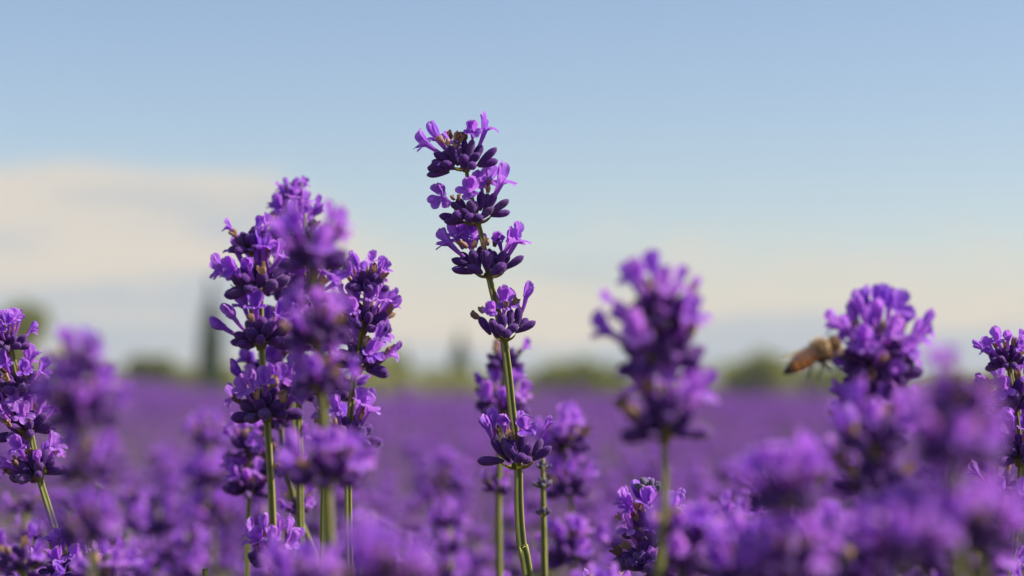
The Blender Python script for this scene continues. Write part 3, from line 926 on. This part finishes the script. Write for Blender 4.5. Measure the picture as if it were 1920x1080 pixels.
# ------------------------------------------------------------------ the other stalks one can tell apart
SPEC = [
    # label, r, stem points, whorls, stem px, lean
    ('crisp lavender spike cut by the left edge, dense whorls over a bare green stem', 1.02, [(8, 590), (22, 660), (42, 745), (58, 815), (74, 895), (92, 955), (110, 1015), (130, 1080)],
     [(18, 655, 100, 'bloom'), (38, 735, 125, 'bloom'), (52, 812, 130, 'full'), (72, 893, 130, 'bloom')], 15, 0),
    ('bright lavender head low in the left corner, right below the bare green stem', 1.0, [(122, 1040), (124, 1080)], [(120, 1072, 120, 'full')], 13, 0),
    ('large dark blurred lavender head in front of the left edge spike', .63, [(150, 700), (155, 790), (163, 900), (170, 1080)], [(148, 700, 120, 'bloom'), (153, 790, 165, 'full'), (165, 900, 150, 'bud'), (168, 1010, 140, 'bloom')], 14, 0),
    ('leftmost spike of the blooming cluster, dark dense top and green stem with a low whorl', 1.06, [(474, 430), (480, 480), (488, 540), (490, 640), (500, 775), (508, 900), (512, 1000), (514, 1080)],
     [(472, 470, 110, 'bud'), (484, 545, 155, 'full'), (489, 645, 150, 'bloom'), (500, 780, 155, 'bloom'), (512, 1058, 125, 'bloom')], 17, 0),
    ('lavender stalk leaning right behind the leftmost spike of the blooming cluster', 1.15, [(505, 660), (515, 720), (525, 790), (538, 880), (558, 965), (600, 1085)], [(505, 720, 130, 'full'), (524, 800, 100, 'bud'), (538, 885, 135, 'bud'), (566, 955, 85, 'bud')], 16, .03),
    ('lavender spike with a lone flower on its tip at the top of the blooming cluster', 1.14, [(550, 356), (550, 440), (548, 520), (546, 640), (552, 800), (568, 1080)], [(550, 372, 62, 'bloom'), (549, 440, 120, 'full'), (547, 530, 140, 'bloom'), (546, 640, 130, 'bloom')], 11, 0),
    ('blurred nearest spike of the blooming cluster with a pale thick stem', .73, [(588, 430), (588, 505), (594, 640), (602, 735), (612, 905), (618, 1080)], [(586, 502, 172, 'bloom'), (594, 640, 155, 'bloom'), (602, 735, 145, 'bloom'), (614, 905, 172, 'full')], 24, 0),
    ('bright rightmost spike of the blooming cluster on a straight green stem', 1.04, [(692, 500), (686, 560), (676, 640), (662, 720), (654, 830), (653, 950), (656, 1080)], [(688, 545, 105, 'full'), (682, 615, 130, 'full'), (672, 690, 140, 'bloom'), (655, 828, 145, 'bloom')], 16, 0),
    ('lavender spike half hidden right behind the sharp stem, small whorl at the stem foot', 1.26, [(948, 640), (946, 690), (940, 775), (935, 925), (936, 1080)], [(946, 690, 100, 'bud'), (940, 775, 130, 'bloom'), (932, 922, 75, 'bud')], 13, 0),
    ('soft lavender spike right of the sharp lowest whorl, bright right sides', 1.4, [(1058, 780), (1062, 850), (1070, 930), (1074, 1055), (1078, 1085)], [(1058, 845, 120, 'full'), (1068, 925, 108, 'bloom'), (1074, 1052, 128, 'full')], 11, 0),
    ('young grey green lavender bud spike tight beside the sharp lowest whorl', 1.1, [(1018, 860), (1018, 905), (1019, 965), (1021, 1080)], [(1018, 880, 42, 'young'), (1018, 915, 55, 'young'), (1019, 968, 48, 'young')], 13, 0),
    ('small blurred two whorl spike between the blooming cluster and the sharp stem', 2.0, [(832, 860), (836, 920), (846, 1000), (850, 1085)], [(832, 870, 50, 'bloom'), (835, 920, 85, 'bud'), (845, 1000, 80, 'bloom')], 8, 0),
    ('blurred lavender head at the bottom edge left of the sharp stem', 1.7, [(820, 1040), (822, 1085)], [(818, 1075, 95, 'bloom')], 8, 0),
    ('blurred stack of whorls left of the blooming cluster over the purple field', 1.9, [(392, 780), (394, 850), (396, 930), (400, 1010), (402, 1085)], [(392, 830, 85, 'bloom'), (395, 910, 95, 'full'), (398, 985, 95, 'full')], 9, 0),
    ('blurred lavender spike between the left corner and the stack of whorls', 2.1, [(300, 930), (302, 985), (306, 1080)], [(300, 985, 100, 'bloom'), (305, 1060, 100, 'bloom')], 8, 0),
    ('faded grey brown lavender spike behind the bare stem at the left edge', 1.5, [(48, 930), (50, 980), (54, 1080)], [(48, 960, 75, 'bud'), (52, 1020, 85, 'young')], 10, 0),
    ('dark bluish lavender head in the bottom left corner', .86, [(42, 1040), (44, 1085)], [(40, 1068, 120, 'bud')], 15, 0),
    ('large soft two headed spike with gaps standing alone right of the sharp stem', .70, [(1222, 560), (1240, 690), (1246, 820), (1246, 950), (1236, 1085)], [(1234, 605, 178, 'bloom'), (1240, 682, 208, 'bloom'), (1246, 815, 212, 'bloom')], 16, 0),
    ('short spike with a sharp tuft of pale tipped buds, below the soft two headed spike', 1.0, [(1214, 905), (1220, 980), (1223, 1080)], [(1218, 925, 85, 'young'), (1221, 1000, 135, 'bloom'), (1222, 1064, 165, 'bloom')], 14, 0),
    ('soft lavender head right around the pale tipped tuft at the bottom', .71, [(1272, 950), (1275, 1020), (1278, 1085)], [(1278, 1010, 130, 'bloom'), (1280, 1076, 165, 'bloom')], 16, 0),
    ('lavender spike the bee clings to, open gaps between its upper flowers', .825, [(1655, 600), (1650, 660), (1644, 740), (1640, 830), (1640, 1085)], [(1652, 668, 178, 'full'), (1648, 700, 180, 'bloom'), (1644, 735, 170, 'bloom'), (1640, 820, 175, 'full')], 19, 0),
    ('very blurred dark lavender spike in front of the right edge one', .54, [(1790, 740), (1790, 860), (1792, 1000), (1800, 1090)], [(1798, 775, 170, 'bud'), (1793, 860, 200, 'full'), (1790, 990, 190, 'bloom')], 26, 0),
    ('blurred dark lavender spike right below the one with the bee', .67, [(1640, 800), (1640, 920), (1644, 1090)], [(1640, 840, 170, 'bloom'), (1642, 925, 195, 'bud'), (1644, 1050, 190, 'bloom')], 22, 0),
    ('crisp lavender spike cut by the right edge on a dark green stem', 1.03, [(1884, 640), (1898, 720), (1912, 800), (1915, 870), (1908, 960), (1890, 1085)], [(1890, 685, 105, 'bloom'), (1900, 765, 145, 'bloom'), (1912, 862, 155, 'full'), (1906, 985, 130, 'bloom')], 15, 0),
    ('thin crisp lavender stalk with a bright head near the bottom right corner', 1.05, [(1876, 830), (1868, 880), (1858, 980), (1856, 1085)], [(1876, 925, 110, 'bud'), (1860, 1075, 120, 'full')], 10, 0),
    ('pale soft lavender head at lower right, leftmost of the blurred foreground mass', .6, [(1475, 850), (1478, 960), (1480, 1090)], [(1475, 950, 185, 'full'), (1480, 1085, 190, 'bloom')], 20, 0),
    ('bright soft pink violet head low beside the right edge stems', .58, [(1840, 960), (1845, 1090)], [(1838, 1030, 180, 'full')], 20, 0),
    ('soft mid violet head at the bottom, between the pale one and the dark spike', .74, [(1560, 1020), (1562, 1090)], [(1560, 1075, 185, 'full')], 18, 0),
    ('soft deep violet head at the bottom below the very blurred dark spike', .72, [(1735, 1000), (1738, 1090)], [(1735, 1060, 180, 'full')], 18, 0),
    ('large soft violet blur at the bottom edge right of the blooming cluster', .56, [(715, 1085), (716, 1110)], [(712, 1115, 200, 'full')], 24, 0),
    ('small sharp bud tips just showing at the bottom edge left of the blooming cluster', 1.0, [(385, 1090), (386, 1120)], [(384, 1108, 70, 'young')], 13, 0),
    ('small sharp bud tips just showing at the bottom edge right of the sharp stem', 1.02, [(1142, 1080), (1142, 1120)], [(1140, 1108, 90, 'bud')], 13, 0),
    ('soft violet head low at the bottom, under the pale thick stem of the cluster', .66, [(560, 1090), (560, 1120)], [(560, 1125, 170, 'full')], 20, 0),
    ('soft violet head at the bottom edge between the two left corner heads', .8, [(205, 1060), (207, 1110)], [(205, 1100, 130, 'bloom')], 16, 0),
    ('deep violet smear of petals low in the middle of the blurred foreground mass', .53, [(1690, 960), (1694, 1090)], [(1692, 1050, 190, 'full')], 20, 0),
    ('soft violet head at the left foot of the blurred foreground mass', .7, [(1400, 1010), (1402, 1090)], [(1402, 1085, 170, 'full')], 16, 0),
    ('dense dark spike between the two tallest tips of the blooming cluster', 1.09, [(572, 400), (570, 480), (566, 580), (560, 700), (566, 1085)], [(572, 470, 115, 'bud'), (568, 560, 130, 'full'), (562, 655, 130, 'bloom'), (560, 745, 110, 'bloom')], 12, 0),
    ('short spike filling the lower middle of the blooming cluster', 1.2, [(470, 800), (468, 880), (462, 1085)], [(468, 850, 110, 'bloom'), (466, 925, 115, 'full')], 12, 0),
    ('yellowish green young spike, blurred, low between the bare stem and the blooming cluster', 1.3, [(178, 905), (182, 960), (190, 1085)], [(178, 925, 50, 'young'), (184, 985, 60, 'young')], 12, 0),
    ('second bright whorled spike behind the middle of the blooming cluster', 1.1, [(622, 560), (620, 640), (612, 760), (604, 1085)], [(620, 640, 120, 'full'), (614, 745, 130, 'bloom')], 11, 0),
    ('soft faded head low right of the crisp left corner head', 1.35, [(215, 980), (218, 1100)], [(214, 1015, 85, 'young'), (217, 1070, 90, 'bud')], 10, 0),
    ('soft lavender spike low between the right side blur and the tufted head', 1.3, [(1385, 960), (1388, 1100)], [(1384, 1000, 110, 'bloom'), (1387, 1075, 120, 'full')], 11, 0),
]
for i, (lab, r, st, wh, wp, ln) in enumerate(SPEC):
    make_stalk(lab, r, st, wh, wp, i + 1, lean=ln)


# ------------------------------------------------------------------ the blurred stalks between: whole whorls, too soft to pick apart
def fill_whorl(seed, ncal, nfl):
    rng = random.Random(seed); mb = MB()
    low_whorl(mb, Vector((0, 0, 0)), Vector((0, 0, 1)), 1.0, rng, ncal, nfl, True)
    for s in (0, math.pi): add_bract(mb, rng, Matrix.Rotation(s, 4, 'Z') @ SC(.3, .26, .26))
    for i in range(3):
        a = rng.uniform(0, 6.28); add_withered(mb, rng, T((math.cos(a) * .12, math.sin(a) * .12, .26)) @ SC(.11, .11, .13), 6, 4, rng.random())
    return mb.mesh('flower_whorl')


FILL = [fill_whorl(200 + k, 14, (7, 9, 5, 8, 10, 4)[k]) for k in range(6)]
FSTEM = []
for k in range(4):
    b = random.Random(k).uniform(-.02, .02)
    FSTEM.append(stem_mesh([(Vector((0, 0, 0)), .0013), (Vector((b * .6, b * .3, .16)), .0012), (Vector((b, b * .5, .30)), .0010), (Vector((b * .8, 0, .43)), .0007)], 4, .4, False))

ZONES = ((300, 'at the far left below the left edge spike'), (520, 'left of the blooming cluster stems'), (740, 'behind the stems of the blooming cluster'), (930, 'just left of the sharp stem'),
         (1120, 'just right of the sharp stem'), (1320, 'below the soft two headed spike'), (1560, 'between the two headed spike and the bee spike'), (1760, 'behind the bee spike'), (9999, 'behind the right edge stems'))


def zone(px): return next(t for a, t in ZONES if px < a)


def fill_stalk(x, y, ztip, rng, label, group, scale=1.0):
    h = .43 * scale
    root = empty('lavender_stalk', (x, y, ztip - h), label, 'lavender', group)
    tilt = Matrix.Rotation(rng.uniform(-.1, .1), 4, 'X') @ Matrix.Rotation(rng.uniform(-.1, .1), 4, 'Y') @ Matrix.Rotation(rng.uniform(0, 6.28), 4, 'Z')
    root.rotation_euler = tilt.to_euler()
    k = rng.randrange(4)
    b = random.Random(k).uniform(-.02, .02)
    obj('stem', FSTEM[k], root, SC(scale, scale, scale))
    z = h - .002; n = rng.randint(3, 5)
    for i in range(n):
        wd = rng.uniform(.0155, .0215) * (.75 if i == 0 else 1)
        z -= wd * (.25 if i == 0 else .62)
        if i == n - 1: z -= rng.uniform(.008, .03)
        t = z / h
        o = obj('flower_whorl', rng.choice(FILL), root, T((b * .85, b * .15, z)) @ Matrix.Rotation(rng.uniform(0, 6.28), 4, 'Z') @ SC(wd, wd, wd))
        o['kind'] = 'stuff'
    return root


rg = random.Random(12)
placed = []
cnt = 0
while cnt < 190:
    d = math.sqrt(rg.uniform(.62 ** 2, 2.0 ** 2))
    px = rg.uniform(-30, 1950)
    x = (px - 960) / FPX * d
    drop = rg.uniform(.042 if d > .8 else .036, min(.095, .078 * d))
    if 640 < px < 1000 and d < 1.1: drop += .01
    if any((x - a) ** 2 + (d - b) ** 2 < .013 ** 2 for a, b in placed): continue
    placed.append((x, d))
    far = 'faint' if d > 1.3 else 'soft blurred'
    fill_stalk(x, d, CAM_H - drop, rg, far + ' lavender stalk in the thicket ' + zone(px), far + ' stalks ' + zone(px), rg.uniform(.92, 1.08)); cnt += 1
cnt = 0
while cnt < 16:      # a few low ones round and in front of the focal plane
    d = rg.uniform(.30, .6); px = rg.uniform(-20, 1940)
    if 560 < px < 1120 and rg.random() < .75: continue
    x = (px - 960) / FPX * d
    ytop = rg.uniform(990, 1060) if px > 1350 or px < 320 else rg.uniform(1035, 1070)
    fill_stalk(x, d, CAM_H - (ytop - 712) / FPX * d, rg, 'low near lavender stalk ' + zone(px), 'near stalks at the bottom edge, ' + zone(px)); cnt += 1


# ------------------------------------------------------------------ the bee
def bee():
    d = .812 * S0
    tail, thor, head = P(1467, 694, d - .001), P(1540, 658, d), P(1578, 640, d + .0012)
    ax = (head - tail).normalized(); L = (head - tail).length
    m, t, out = base_mat('bee_body')
    pv = t.attr('pv')
    band = t.math('SINE', t.math('MULTIPLY', pv, 62.0))
    c = t.mix(t.smooth(band, -.7, .1), (0.26, 0.085, 0.018, 1), (0.78, 0.34, 0.06, 1))
    c = t.mix(t.smooth(pv, .2, .1), c, (0.035, 0.014, 0.012, 1))
    c = t.mix(t.smooth(pv, .52, .58), c, (0.10, 0.06, 0.03, 1))
    p = t.new('ShaderNodeBsdfPrincipled'); t.l.new(c, p.inputs['Base Color']); p.inputs['Roughness'].default_value = .38
    t.l.new(p.outputs[0], out.inputs['Surface']); M['bee'] = m
    M['bee_fur'] = leafy('bee_fur', simple((0.55, 0.34, 0.13, 1), (0.78, 0.58, 0.32, 1)), .5, .7)
    m, t, out = base_mat('bee_wing')
    g = t.new('ShaderNodeBsdfGlossy'); g.inputs['Color'].default_value = (.9, .85, .75, 1); g.inputs['Roughness'].default_value = .25
    tr = t.new('ShaderNodeBsdfTransparent'); tr.inputs['Color'].default_value = (.95, .9, .82, 1)
    df = t.new('ShaderNodeBsdfTranslucent'); df.inputs['Color'].default_value = (.7, .55, .4, 1)
    mx = t.new('ShaderNodeMixShader'); mx.inputs[0].default_value = .5; t.l.new(tr.outputs[0], mx.inputs[1]); t.l.new(df.outputs[0], mx.inputs[2])
    mx2 = t.new('ShaderNodeMixShader'); mx2.inputs[0].default_value = .12; t.l.new(mx.outputs[0], mx2.inputs[1]); t.l.new(g.outputs[0], mx2.inputs[2])
    t.l.new(mx2.outputs[0], out.inputs['Surface']); M['bee_wing'] = m
    root = empty('honey_bee', thor, 'brown honey bee with dark pointed tail clinging to the left side of a lavender head', 'bee')
    rng = random.Random(4)
    prof = [(0, .01), (.03, .03), (.10, .075), (.2, .115), (.32, .14), (.42, .14), (.49, .12), (.525, .10), (.56, .125), (.60, .155), (.68, .18), (.77, .16), (.825, .09), (.85, .06), (.87, .085), (.92, .11), (.97, .09), (1.0, .03)]
    seg = 16; mb = MB(); vs, pvs = [], []
    for s, r_ in prof:
        for i in range(seg):
            a = 6.283 * i / seg
            vs.append((math.cos(a) * r_ * L, math.sin(a) * r_ * L * .92 - (.06 * L * (1 - s) ** 2 if s < .5 else 0), (s - .68) * L)); pvs.append(s)
    fs = [(j * seg + i, j * seg + (i + 1) % seg, (j + 1) * seg + (i + 1) % seg, (j + 1) * seg + i) for j in range(len(prof) - 1) for i in range(seg)]
    fs += [tuple(reversed(range(seg))), tuple(range((len(prof) - 1) * seg, len(prof) * seg))]
    mb.add(vs, fs, 'bee', None, pvs)

    def limb(pts, key='bee'):
        vs = []
        for q, r_ in pts:
            for k in range(6): vs.append(Vector(q) * L + Vector((math.cos(k * 1.047) * r_ * L, 0.5 * math.sin(k * 1.047) * r_ * L, math.sin(k * 1.047) * r_ * L)))
        mb.add(vs, [(j * 6 + k, j * 6 + (k + 1) % 6, j * 6 + 6 + (k + 1) % 6, j * 6 + 6 + k) for j in range(len(pts) - 1) for k in range(6)] + [tuple(range(len(vs) - 6, len(vs)))], key, None, [.05] * len(vs))
    for sx in (-1, 1):     # six bent legs and two antennae are part of the body
        limb([((sx * .1, -.1, -.06), .022), ((sx * .24, -.2, -.16), .03), ((sx * .22, -.28, -.25), .034), ((sx * .20, -.33, -.30), .012)])
        limb([((sx * .1, -.11, .02), .02), ((sx * .26, -.2, .02), .024), ((sx * .26, -.34, .06), .018), ((sx * .24, -.4, .12), .01)])
        limb([((sx * .08, -.1, .1), .018), ((sx * .2, -.18, .18), .02), ((sx * .18, -.26, .28), .014), ((sx * .16, -.3, .33), .008)])
        limb([((sx * .05, .04, .30), .012), ((sx * .1, .1, .40), .01), ((sx * .12, .06, .5), .009)])
        limb([((sx * .10, .02, .215), .045), ((sx * .125, .02, .25), .05), ((sx * .10, .02, .29), .03)])
    rot = frame(ax, AY).to_4x4()
    body = obj('body', mb.mesh('body'), root, rot)
    fb = MB()
    for i in range(1500):
        z = rng.choice((rng.uniform(.56, .84), rng.uniform(.56, .84), rng.uniform(.86, .98), rng.uniform(.28, .52)))
        r_ = 0
        for (z0, r0), (z1, r1) in zip(prof, prof[1:]):
            if z0 <= z <= z1: r_ = r0 + (r1 - r0) * (z - z0) / (z1 - z0)
        a = rng.uniform(0, 6.28)
        n_ = Vector((math.cos(a), math.sin(a), rng.uniform(-.6, .3)))
        p0 = Vector((math.cos(a) * r_ * L, math.sin(a) * r_ * L * .92, (z - .68) * L)); sd_ = Vector((-math.sin(a), math.cos(a), 0)) * L * .007
        fb.add([p0 - sd_, p0 + sd_, p0 + n_ * L * rng.uniform(.05, .11) * (1 if z > .55 else .5)], [(0, 1, 2)], 'bee_fur', tint=rng.random())
    fo = obj('fur', fb.mesh('fur'), root, rot); fo['kind'] = 'stuff'
    for sx in (-1, 1):
        for (ln, wd, ang, lift) in ((.62, .22, 14, 8), (.45, .16, 26, 4)):
            wb = MB(); vs = []
            for j in range(9):
                s = j / 8; w_ = wd * (.25 + 1.1 * s - .2 * s * s) * math.sqrt(max(0.02, 1 - max(0, (s - .5) / .5) ** 2))
                for t_ in (-.35, 0, .65): vs.append((sx * (t_ * w_) * L, .004 * L * math.sin(s * 9 + t_), -s * ln * L))
            wb.add(vs, [(j * 3 + i, j * 3 + i + 1, j * 3 + 4 + i, j * 3 + 3 + i) for j in range(8) for i in range(2)], 'bee_wing')
            obj('wing', wb.mesh('wing'), root, rot @ T((sx * .05 * L, .13 * L, .04 * L)) @ Matrix.Rotation(rad(-sx * 38), 4, 'Z') @ Matrix.Rotation(rad(-sx * ang), 4, 'Y') @ Matrix.Rotation(rad(lift), 4, 'X'))


bee()


# ------------------------------------------------------------------ thin summer haze over the field
def haze():
    m, t, out = base_mat('haze_air')
    v = t.new('ShaderNodeVolumePrincipled'); v.inputs['Color'].default_value = (.93, .95, .97, 1)
    v.inputs['Density'].default_value = 0.0006; v.inputs['Anisotropy'].default_value = 0.2
    t.l.new(v.outputs[0], out.inputs['Volume'])
    M['haze'] = m
    x0, x1, y0, y1, z0, z1 = -150, 150, -20, 190, -2.4, 13
    mb = MB()
    mb.add([(x0, y0, z0), (x1, y0, z0), (x1, y1, z0), (x0, y1, z0), (x0, y0, z1), (x1, y0, z1), (x1, y1, z1), (x0, y1, z1)],
           [(3, 2, 1, 0), (4, 5, 6, 7), (0, 1, 5, 4), (1, 2, 6, 5), (2, 3, 7, 6), (3, 0, 4, 7)], 'haze')
    o = obj('haze', mb.mesh('haze', False)); o['kind'] = 'stuff'


haze()
scene.cycles.volume_bounces = 1
